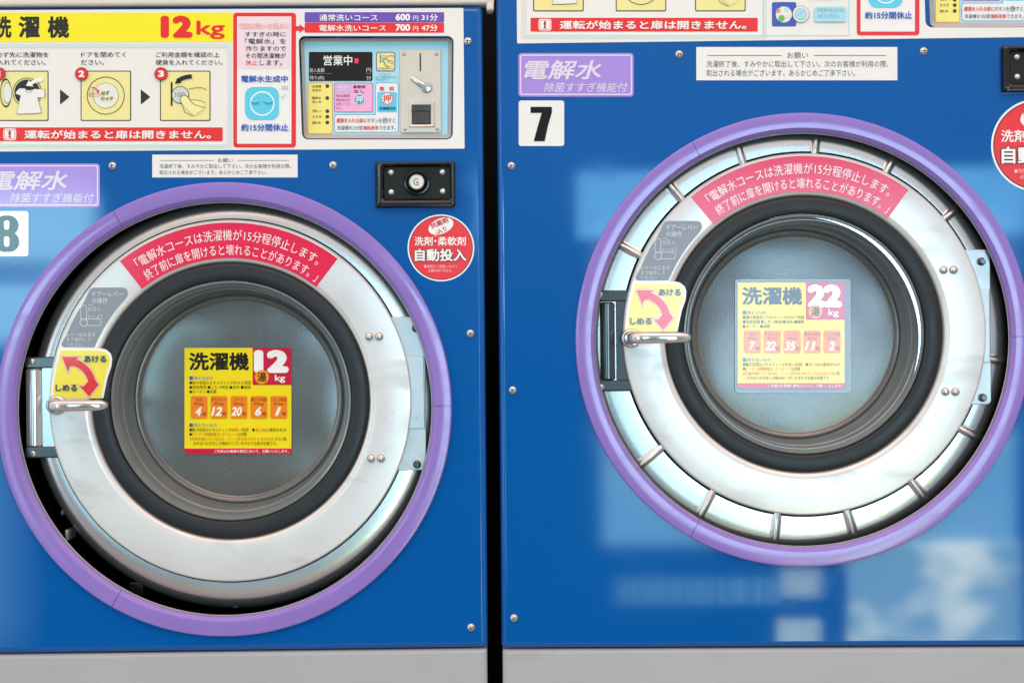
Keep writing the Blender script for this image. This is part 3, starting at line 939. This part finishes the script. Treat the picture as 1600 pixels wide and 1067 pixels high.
    s.text('約15分間休止', 377, 194, 451, 205.5, BLUE, 0.03)
    s.build('notice_box', sp, 'white notice in a thick red frame')
    # price bars
    s = Sheet(m, D0); s.poly([(462, 41.5), (468, 41.5), (468, 38), (477, 45.5), (468, 52.5), (468, 49), (462, 49)], (222, 44, 50)); s.build('price_arrow', sp)
    if style == 8:
        for (ya, c, nm, xe, pr, mn) in ((19.7, (104, 78, 178), '通常洗いコース', 590, '600', '31分'), (36.0, (222, 44, 50), '電解水洗いコース', 603, '700', '47分')):
            s = Sheet(m, D0)
            s.rect(476, ya, 694, ya + 15.9, c, 2); s.up()
            s.text(nm, 499, ya + 3.4, xe, ya + 13.6, WHITE, 0.012); s.text(pr, 618, ya + 2.4, 641, ya + 13.2, WHITE, 0.045); s.text('円', 645.5, ya + 5.6, 653.5, ya + 13.6, WHITE, 0.0); s.text(mn, 658.5, ya + 3, 684, ya + 13.4, WHITE, 0.02)
            s.build('course_bar', sp)
    m.off = (0, 0)
    if style == 7:
        s = Sheet(m, D0)
        s.frame(1192, -140, 1327, 57, 1.5, (164, 212, 228), 2); s.up()
        s.rect(1206, 4, 1244, 42, (58, 84, 176), 3); s.up().disc(1224.5, 23.5, 13.2, (120, 120, 124)); s.up().disc(1224.5, 23.5, 12.4, (228, 226, 222)); s.up()
        s.disc(1216, 18, 3.6, (230, 140, 120)); s.disc(1221, 29.5, 5.2, (94, 184, 84)); s.disc(1229, 16, 4.4, (190, 214, 236)); s.disc(1231, 27, 3.6, (236, 206, 204))
        s.up().disc(1251, 23, 13.4, (120, 126, 130)); s.up().disc(1251, 23, 12.6, (222, 222, 218)); s.up().disc(1251, 23, 9.4, (140, 160, 168)); s.up().disc(1251, 23, 8.8, (166, 210, 226))
        s.line([(1246, 27), (1255, 18)], 0.8, WHITE)
        s.rect(1272, 11.5, 1321.5, 35, (160, 214, 230), 3.5); s.up()
        s.text('すを流さないように', 1276, 14, 1319, 20.5, (90, 120, 140), 0); s.text('入れてください。', 1276, 23, 1311, 29.5, (90, 120, 140), 0)
        s.text('洗剤・柔軟剤は自動投入です', 1262, -6, 1315, 1.2, (130, 140, 170), 0)
        s.build('picture_panel', sp, 'pale blue framed panel with round pictures')


def control_unit(m, off, style):
    m.off = off
    P = m.P
    dep = 0.013
    bm = bmesh.new()
    o = unit_outline(0.0)
    cx, cy = 588, 138
    lp0 = [(lambda q: (q[0], 0.0, q[1]))(P(*p)) for p in o]
    lp1 = [(lambda q: (q[0], 0.0025, q[1]))(P(*p)) for p in unit_outline(-1.6)]
    lp2 = [(lambda q: (q[0], dep - 0.003, q[1]))(P(*p, dep)) for p in unit_outline(-3.5)]
    lp3 = [(lambda q: (q[0], dep, q[1]))(P(*p, dep)) for p in unit_outline(-8)]
    vl = loft(bm, [lp1, lp2, lp3], mi=0)
    loft(bm, [lp0, lp1], mi=1)  # black band paints the shadow line at the mouth of the recess
    bmesh.ops.recalc_face_normals(bm, faces=bm.faces[:])
    u = obj('control_unit', bm, [M_GREYWALL, M_BLKPL], m.root, angle=50, label='recessed coin control unit')
    s = Sheet(m, dep)
    s.poly(unit_outline(-6.5), (164, 218, 236))
    s.build('face_plate', u)
    d2 = dep - 0.0003
    # display
    s = Sheet(m, d2, 'g')
    s.rect(482.7, 81.7, 582, 127.2, (30, 29, 29), 2.5); s.up()
    s.text('営業中', 505.5, 87, 550.5, 103, (236, 238, 238), 0.012)
    s.up().rect(554, 92, 560.2, 99.5, mat('lit_red', (40, 6, 10), 0.4, emit=(240, 30, 80))); s.up()
    G = (204, 206, 206)
    s.text('投入金額', 484, 107, 507, 113.7, G, 0.006); s.text('残り(約)', 484, 119, 507, 126, G, 0.006); s.text('円', 572.6, 107, 580, 113.7, G, 0.0); s.text('分', 572.6, 119, 580, 126, G, 0.0)
    s.rect(484, 115.4, 519, 116.1, (120, 120, 118)); s.rect(571, 115.2, 581, 115.9, (120, 120, 118))
    s.build('display', u)
    # yellow indicator strip
    s = Sheet(m, d2)
    s.rect(480.8, 129.6, 520, 210, (226, 132, 66), 3); s.up().rect(481.8, 130.6, 519, 209, (238, 226, 122), 2.4); s.up()
    for t, a, b, c_, d_ in (('洗濯槽', 487.6, 133.6, 502, 137.8), ('洗浄中', 487.6, 139.6, 502, 143.8), ('電解水', 487.6, 151.5, 502, 155.7), ('洗い中', 487.6, 157.6, 502, 161.8), ('洗い', 488, 171.8, 502.5, 176.2), ('すすぎ', 488, 180.8, 502.5, 185.2), ('脱水', 488, 190, 502.5, 194.5)):
        s.text(t, a, b, c_, d_, (84, 74, 40), 0.01)
    for y in (135, 153.7, 174.3, 182.9, 191.9): s.disc(511.5, y, 3.0, (60, 52, 40), 20)
    s.up()
    for y in (135, 153.7, 174.3, 182.9, 191.9): s.disc(511.0, y - 0.4, 1.2, (90, 80, 66), 12)
    s.build('indicator_strip', u)
    # pink softener button label
    s = Sheet(m, d2)
    s.rect(522.2, 130, 583, 176, (150, 96, 176), 3); s.up().rect(523.2, 131, 582, 175, (236, 170, 208), 2.4); s.up()
    s.text('柔軟剤', 551.8, 133.7, 571, 139, INK, 0.016); s.text('なし', 552.4, 141, 570.5, 146, INK, 0.016)
    s.rect(525, 133.5, 547.5, 145.5, (206, 170, 220), 1); s.up()
    s.text('柔軟剤を', 527, 134.5, 546, 139, (240, 236, 244), 0.0); s.text('入れない', 527, 140.3, 546, 144.6, (240, 236, 244), 0.0)
    for i, t in enumerate(('場合は運転開', '始後10秒以内', 'に押してくだ', 'さい。')): s.text(t, 525.5, 148 + i * 6.4, 546.5 if i < 3 else 534, 152.4 + i * 6.4, (120, 52, 120), 0)
    s.disc(561.6, 156, 8.8, WHITE); s.up().disc(561.6, 156, 7.9, (62, 150, 208)); s.up().text('押', 555.6, 150.2, 567.4, 161.8, WHITE, 0.012)
    s.build('softener_button', u)
    # white free-rinse label with a cyan button
    s = Sheet(m, d2)
    BL = (96, 150, 204)
    s.poly([(589, 129.6), (620, 129.6), (622.8, 132.4), (622.8, 205), (620, 207.8), (525, 207.8), (522.2, 205), (522.2, 182), (525, 179.4), (586.2, 179.4), (586.2, 132.4)], BL); s.up()
    s.poly([(590, 130.6), (619.4, 130.6), (621.8, 133), (621.8, 204.4), (619.4, 206.8), (525.6, 206.8), (523.2, 204.4), (523.2, 182.6), (525.6, 180.4), (587.2, 180.4), (587.2, 133)], (228, 230, 231)); s.up()
    s.text('無', 593, 135.8, 600.4, 142.8, RED, 0.03); s.text('料', 608.4, 135.8, 616, 142.8, RED, 0.03)
    s.rect(589.5, 144.2, 620.4, 176, (92, 198, 228), 3); s.up().disc(605, 154.8, 9.2, (226, 52, 50)); s.up().disc(605, 154.8, 8.2, WHITE); s.up()
    s.text('押', 598.6, 148.6, 611.2, 161, (222, 44, 44), 0.014); s.text('洗濯槽洗浄', 592.4, 167.6, 618, 172.4, (30, 40, 60), 0.018)
    s.text('硬貨を入れる前に', 526, 185.2, 573, 192.2, RED, 0.02); s.text('ボタンを', 573.7, 185.2, 596.5, 192.2, INK, 0.0); s.text('すと', 607, 185.2, 618, 192.2, INK, 0.0)
    s.ring(601.8, 188.7, 3.5, 4.2, INK, 24); s.text('押', 599.2, 186.2, 604.4, 191.2, INK, 0)
    s.text('洗濯槽を2分間', 526.6, 197, 566.4, 203.7, INK, 0.0); s.text('無料洗浄', 568, 197, 591.3, 203.7, RED, 0.02); s.text('できます。', 592.3, 197, 618.5, 203.7, INK, 0.0)
    s.build('free_rinse_button', u)
    # coin picture
    s = Sheet(m, d2)
    s.rect(587.6, 81.7, 617.6, 112.2, (84, 78, 130), 4); s.up().rect(589, 83.1, 616.2, 110.8, (238, 228, 150), 3); s.up()
    picture_hand(s, 598, 92.5, 0.40); s.up()
    s.text('100円硬貨専用です', 591, 106.4, 615, 109.4, INK, 0)
    s.text('※ご注意下さい', 592, 116, 611, 118.6, (60, 90, 110), 0); s.text('一度入れた硬貨は返却できません', 584.6, 119.9, 622.4, 122.9, (60, 90, 110), 0); s.text('つり銭は出ません', 584.6, 124.2, 606, 126.8, (60, 90, 110), 0)
    s.build('coin_picture', u)
    # coin plate
    bm = bmesh.new()
    yc = d2 - 0.0025
    xa, za = P(625, 143, d2); xb, _ = P(689.5, 143, d2); zt, zb = P(657, 79, d2)[1], P(657, 208, d2)[1]
    slab(bm, xa, xb, zb, zt, yc, d2, 0.0025, 0.0008)
    obj('coin_plate', bm, M_COINPL, u)
    bm = bmesh.new()
    A, B = P(655.6, 84, yc), P(657.8, 111.5, yc)
    slab(bm, A[0] - 0.0006, B[0] + 0.0006, B[1] - 0.0006, A[1] + 0.0006, yc - 0.0005, yc, 0.0008, 0.0003)
    slab(bm, A[0], B[0], B[1], A[1], yc - 0.0007, yc - 0.0004, 0.0004, 0.0001, mi=1)
    obj('coin_slot', bm, [M_COINPL, M_BLACK], u)
    bm = bmesh.new()
    k = P(667, 137.5, yc)
    lathe(bm, k, [(m.R(9), yc), (m.R(8.8), yc - 0.002), (m.R(7.6), yc - 0.003), (m.R(6.8), yc - 0.0034), (m.R(6.4), yc - 0.0048), (m.R(0.3), yc - 0.0052)], 32)
    e0, e1 = Vector(P(661.5, 135, yc)), Vector(P(643, 122.5, yc))
    t = (e1 - e0).normalized(); n = Vector((-t.y, t.x))
    loops = []
    for q, w, yy in ((e0 - t * 0.004, 0.0040, 0.0030), (e0, 0.0040, 0.0034), (e0.lerp(e1, 0.6), 0.0028, 0.0030), (e1, 0.0024, 0.0026), (e1 + t * 0.0012, 0.0012, 0.0022)):
        loops.append([(q.x + n.x * w * cos(a), yc - yy * (0.55 - 0.45 * sin(a)) - 0.0003, q.y + n.y * w * cos(a)) for a in [2 * pi * i / 12 for i in range(12)]])
    vl = loft(bm, loops); cap(bm, vl[0]); cap(bm, vl[-1])
    bmesh.ops.recalc_face_normals(bm, faces=bm.faces[:])
    obj('return_lever', bm, M_CHROME, u, angle=45)
    bm = bmesh.new()
    A, B = P(638.5, 158, yc), P(679.5, 199, yc); C_, D_ = P(643, 164, yc), P(673.5, 195, yc)
    outl = lambda q0, q1, y, r: [(x, y, z) for x, z in rrect(q0[0], q1[0], q1[1], q0[1], r, 3)]
    vl = loft(bm, [outl(A, B, yc, 0.001), outl(A, B, yc - 0.0014, 0.001), outl((A[0] + 0.001, A[1] - 0.001), (B[0] - 0.001, B[1] + 0.001), yc - 0.002, 0.001), outl(C_, D_, yc - 0.0012, 0.0008)], mi=0)
    cap(bm, vl[-1], 1)
    A2, B2 = P(643.4, 164.4, yc), P(673, 174.5, yc)
    slab(bm, A2[0], B2[0], B2[1], A2[1], yc - 0.0035, yc - 0.0014, 0.0006, 0.0004, mi=1)
    A2, B2 = P(645.5, 175.5, yc), P(671, 194, yc)
    slab(bm, A2[0], B2[0], B2[1], A2[1], yc - 0.0024, yc - 0.0014, 0.0006, 0.0004, mi=1)
    bmesh.ops.recalc_face_normals(bm, faces=bm.faces[:])
    obj('return_cup', bm, [M_COINPL, mat('dark_plastic', (52, 52, 54), 0.32)], u)
    for x, y in ((631.4, 85.3), (682, 85), (633, 202), (683.2, 202)):
        lathe_screw(m, x, y, 2.9, yc, u)
    m.off = (0, 0)


# ------------------------------------------------------------------ smaller stickers and fittings on the cabinet front
def request_sticker(m, x0, y0, x1, y1):
    s = Sheet(m, 0.0)
    w, h = x1 - x0, y1 - y0
    s.rect(x0, y0, x1, y1, PAPER); s.up()
    T = lambda t, a, b, c, d, bo=0.0: s.text(t, x0 + a * w, y0 + b * h, x0 + c * w, y0 + d * h, (44, 42, 42), bo)
    T('お願い', 0.452, 0.165, 0.555, 0.345, 0.0)
    s.rect(x0 + 0.055 * w, y0 + 0.245 * h, x0 + 0.425 * w, y0 + 0.268 * h, (110, 110, 110)); s.rect(x0 + 0.585 * w, y0 + 0.245 * h, x0 + 0.945 * w, y0 + 0.268 * h, (110, 110, 110))
    T('洗濯終了後、すみやかに取出して下さい。次のお客様が利用の際、', 0.05, 0.41, 0.955, 0.61, 0.003)
    T('取出される場合がございます。あらかじめご了承下さい。', 0.05, 0.68, 0.79, 0.88, 0.003)
    s.build('request_sticker', m.root, 'small white sticker of two printed lines')


def rinse_badge(m, off):
    m.off = off
    s = Sheet(m, 0.0, 'g')
    s.rect(-24, 256, 156, 324, (166, 140, 222), 5); s.up().frame(-21.5, 258.5, 153.5, 321.5, 2.0, (226, 212, 238), 4); s.up()
    LAV = (224, 214, 234)
    s.text('電解水', -15, 267, 106, 297.5, LAV, 0.02, 0.22)
    s.text('除菌すすぎ機能付', 16, 302, 147, 317, LAV, 0.006, 0.2)
    s.build('rinse_badge', m.root, 'lilac badge with pale slanted writing')
    m.off = (0, 0)


def number_plate(m, x0, y0, x1, y1, n):
    s = Sheet(m, 0.0, 'g')
    s.rect(x0, y0, x1, y1, (232, 232, 230), 4); s.up(2)
    w, h = x1 - x0, y1 - y0
    if n == '7':                          # heavy condensed figure with a slanted stem
        X = lambda a, b: (x0 + a * w, y0 + b * h)
        s.poly([X(0.26, 0.14), X(0.73, 0.14), X(0.73, 0.26), X(0.645, 0.55), X(0.57, 0.895), X(0.33, 0.895), X(0.41, 0.6), X(0.505, 0.275), X(0.26, 0.275)], (16, 16, 17))
    elif n == '8':                        # heavy condensed figure with slit counters
        s.rect(x0 + 0.275 * w, y0 + 0.10 * h, x0 + 0.785 * w, y0 + 0.535 * h, (16, 16, 17), 0.22 * w)
        s.up().rect(x0 + 0.262 * w, y0 + 0.46 * h, x0 + 0.80 * w, y0 + 0.90 * h, (16, 16, 17), 0.22 * w)
        s.up().rect(x0 + 0.47 * w, y0 + 0.205 * h, x0 + 0.59 * w, y0 + 0.415 * h, (232, 232, 230), 0.05 * w)
        s.rect(x0 + 0.47 * w, y0 + 0.56 * h, x0 + 0.59 * w, y0 + 0.79 * h, (232, 232, 230), 0.05 * w)
    else:
        s.text(n, x0 + 0.28 * w, y0 + 0.1 * h, x0 + 0.79 * w, y0 + 0.9 * h, (16, 16, 17), 0.06)
    s.build('number_plate', m.root, 'white plate with a black number ' + n)


def lock_plate(m, off):
    m.off = off
    P = m.P
    bm = bmesh.new()
    q = lambda x0, y0, x1, y1, y, r: [(x, y, z) for x, z in rrect(P(x0, y0)[0], P(x1, y0)[0], P(x0, y1)[1], P(x0, y0)[1], r, 5)]
    vl = loft(bm, [q(586.5, 254, 711.5, 325.5, 0, 0.003), q(586.5, 254, 711.5, 325.5, -0.006, 0.003), q(588.5, 256, 709.5, 323.5, -0.0085, 0.003), q(594, 257.5, 707, 318, -0.0088, 0.003),
                   q(596.5, 259, 705, 315, -0.0078, 0.004), q(600.5, 262, 703, 311, -0.0010, 0.003)], mi=0)
    cap(bm, vl[-1], 1)
    bmesh.ops.recalc_face_normals(bm, faces=bm.faces[:])
    lp = obj('lock_plate', bm, [M_BLKPL, M_BLKTX], m.root, angle=50, label='black recessed plate with a round key lock')
    bm = bmesh.new()
    c = P(651.5, 285.5)
    r = lambda a: m.R(a)
    lathe(bm, c, [(r(21), -0.001), (r(20.6), -0.0045), (r(19.4), -0.0056), (r(17.6), -0.0058), (r(15.6), -0.0044), (r(14), -0.0036), (r(13), -0.0058), (r(11.9), -0.0062), (r(11.6), -0.005)], 48)
    lathe(bm, c, [(r(11.6), -0.005), (r(11.4), -0.0066), (r(10.6), -0.0072), (r(0.2), -0.0072)], 40, mi=1)
    lathe(bm, c, [(r(5.2), -0.00725), (r(5.0), -0.0074), (r(4.2), -0.0074), (r(4.0), -0.00725)], 28, radians(60), radians(320), mi=2)
    slab(bm, c[0] - 0.0009, c[0] + 0.0022, c[1] - 0.0014, c[1] + 0.0002, -0.0076, -0.0071, 0.0003, 0.0001, mi=2)
    obj('lock_cylinder', bm, [M_BLKPL, mat('lock_brass', (214, 196, 178), 0.3, metal=0.6), mat('key_slot', (60, 44, 34), 0.5)], lp, angle=40)
    for x, y in ((611, 270), (691.5, 269.5), (611.5, 301), (692, 299.5)):
        bm = bmesh.new(); dome(bm, P(x, y), m.R(5.4), 0.003, -0.001, 20, foot=0.0008)
        obj('bolt', bm, M_SCREW, lp, angle=50)
    m.off = (0, 0)


def round_sticker(m, cx, cy, r):
    s = Sheet(m, 0.0, 'n')
    k = r / 52.5
    X = lambda a: cx + (a - 689) * k
    Y = lambda a: cy + (a - 387) * k
    s.disc(cx, cy, r, (236, 236, 236), 72); s.up().disc(cx, cy, 50.2 * k, (70, 26, 24), 72); s.up().disc(cx, cy, 49 * k, (222, 38, 44), 72); s.up()
    a = radians(-22)
    el = [(X(689 + 20.5 * cos(t) * cos(a) - 12 * sin(t) * sin(a)), Y(353 + 20.5 * cos(t) * sin(a) + 12 * sin(t) * cos(a))) for t in [2 * pi * i / 40 for i in range(40)]]
    s.poly(el, (238, 234, 230)); s.poly([(X(681), Y(362)), (X(688), Y(362)), (X(679.5), Y(369.5))], (238, 234, 230)); s.up()
    def rot(cx0, cy0):
        return lambda u, w: (X(cx0 + u * cos(a) - w * sin(a)), Y(cy0 + u * sin(a) + w * cos(a)))
    s.text('抗菌剤', -14.5, -5, 14.5, 4, (196, 30, 70), 0.03, fn=rot(686.5, 348.5)); s.text('入り', -7.5, -4.5, 7.5, 4, (196, 30, 70), 0.03, fn=rot(690.5, 359.5))
    W_ = (242, 238, 234)
    s.text('洗剤', X(647.5), Y(369.5), X(676), Y(383.5), W_, 0.016); s.text('・', X(678.5), Y(374.5), X(681.8), Y(377.8), W_, 0.03); s.text('柔軟剤', X(684), Y(369.5), X(728), Y(383.5), W_, 0.016)
    s.text('自動投入', X(648), Y(388.5), X(729), Y(408), W_, 0.028, halo=((66, 22, 20), 0.055))
    s.text('●洗剤をご用意いただく', X(662.5), Y(413.5), X(714), Y(418.7), (240, 196, 190), 0.0); s.text('必要はありません', X(669), Y(420), X(706), Y(425), (240, 196, 190), 0.0)
    s.build('detergent_sticker', m.root, 'round red sticker with white writing')


# ================================================================== machine 8
m8 = Machine('washing_machine', 352, radians(1.0))
tag(m8.root, 'shorter blue coin washer numbered 8, its smooth steel drum showing black gaps, 12 kg sign', 'washing machine', 'coin washing machines')
cabinet(m8, -53, 758, 10.5, 1016.5, (352, 639), (0, 0))
surround(m8, (352, 639))
housing(m8, (370, 630), 321, False)
latch_and_hinge(m8, (0, 0), 8)
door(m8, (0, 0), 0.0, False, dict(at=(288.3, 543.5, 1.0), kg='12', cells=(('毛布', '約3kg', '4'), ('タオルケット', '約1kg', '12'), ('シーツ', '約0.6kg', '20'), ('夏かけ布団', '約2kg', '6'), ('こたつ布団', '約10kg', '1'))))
sign(m8, (0, 0), (0, 0), (-28, 15, 725, 235), 8)
control_unit(m8, (0, 0), 8)
request_sticker(m8, 238, 242, 465, 277.5)
rinse_badge(m8, (0, 0))
number_plate(m8, -27, 330, 44.5, 400.5, '8')
lock_plate(m8, (0, 0))
round_sticker(m8, 689, 387.5, 52.2)
for x, y in ((176, 259.5), (520.5, 258.5), (731, 65), (735, 521), (736, 979.5), (-33, 521), (-32, 979.5)):
    lathe_screw(m8, x, y, 6.4, 0.0, m8.root)
# loose clips and a wire end in the black gap round machine 8's drum
for x, y, w, h, mt, nm in ((104, 836, 5, 17, M_ZINC, 'clip'), (97, 801, 5, 8, M_DARKST, 'clip'), (212, 921, 22, 22, M_BLKPL, 'stopper'), (368, 946, 9, 7, M_DARKST, 'clip'), (538, 895, 9, 8, M_DARKST, 'clip')):
    bm = bmesh.new()
    A, B = m8.P(x - w / 2, y - h / 2, 0.026), m8.P(x + w / 2, y + h / 2, 0.026)
    slab(bm, A[0], B[0], B[1], A[1], 0.026, 0.06, 0.0015, 0.0008)
    o = obj(nm, bm, mt, m8.root)

# ================================================================== machine 7
m7 = Machine('washing_machine', 1253, radians(-1.0))
tag(m7.root, 'taller blue coin washer numbered 7, ribbed steel drum and 22 kg sticker under bright reflections', 'washing machine', 'coin washing machines')
cabinet(m7, 778.5, 1727, -166, 1010.5, (1253, 531), (980, -170))
surround(m7, (352, 639), (901, -108))
housing(m7, (1239, 530), 335, True)
latch_and_hinge(m7, (897, -104), 7)
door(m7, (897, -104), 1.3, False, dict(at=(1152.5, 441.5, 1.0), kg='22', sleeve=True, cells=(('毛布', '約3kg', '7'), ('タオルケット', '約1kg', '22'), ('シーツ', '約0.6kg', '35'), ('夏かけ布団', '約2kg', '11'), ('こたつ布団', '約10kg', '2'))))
sign(m7, (836, -171), (974, -175), (-29, 15, 876, 234), 7)
control_unit(m7, (980, -174), 7)
request_sticker(m7, 1088, 74, 1402, 126)
rinse_badge(m7, (834, -172.5))
number_plate(m7, 810.5, 157.5, 881.5, 228.5, '7')
lock_plate(m7, (977, -180))
round_sticker(m7, 1621, 227.5, 72.5)
for x, y in ((1061, 85.5), (1443, 80.5), (799, 259.5), (801, 609.5), (803, 965), (1706, 609), (1706, 965)):
    lathe_screw(m7, x, y, 6.4, 0.0, m7.root)

# ================================================================== cream top cover over machine 8
bm = bmesh.new()
x0, _ = m8.P(-60, 0); x1, _ = m8.P(772, 0)
zb = m8.box[3] + 0.0008
zlip = m8.P(764, 17.5)[1]
xe = m8.P(758.5, 0)[0]
slab(bm, x0, x1, zb, 1.42, -0.0042, 0.018, 0.003, 0.004)
slab(bm, xe + 0.001, x1 - 0.0004, zlip, zb + 0.012, -0.0036, 0.0175, 0.003, 0.003)
bmesh.ops.recalc_face_normals(bm, faces=bm.faces[:])
oc = obj('top_cover', bm, M_CREAM, None, angle=40)
oc.location = m8.root.location; oc.rotation_euler = m8.root.rotation_euler
tag(oc, 'cream metal cover resting on top of the shorter blue washer', 'cover')
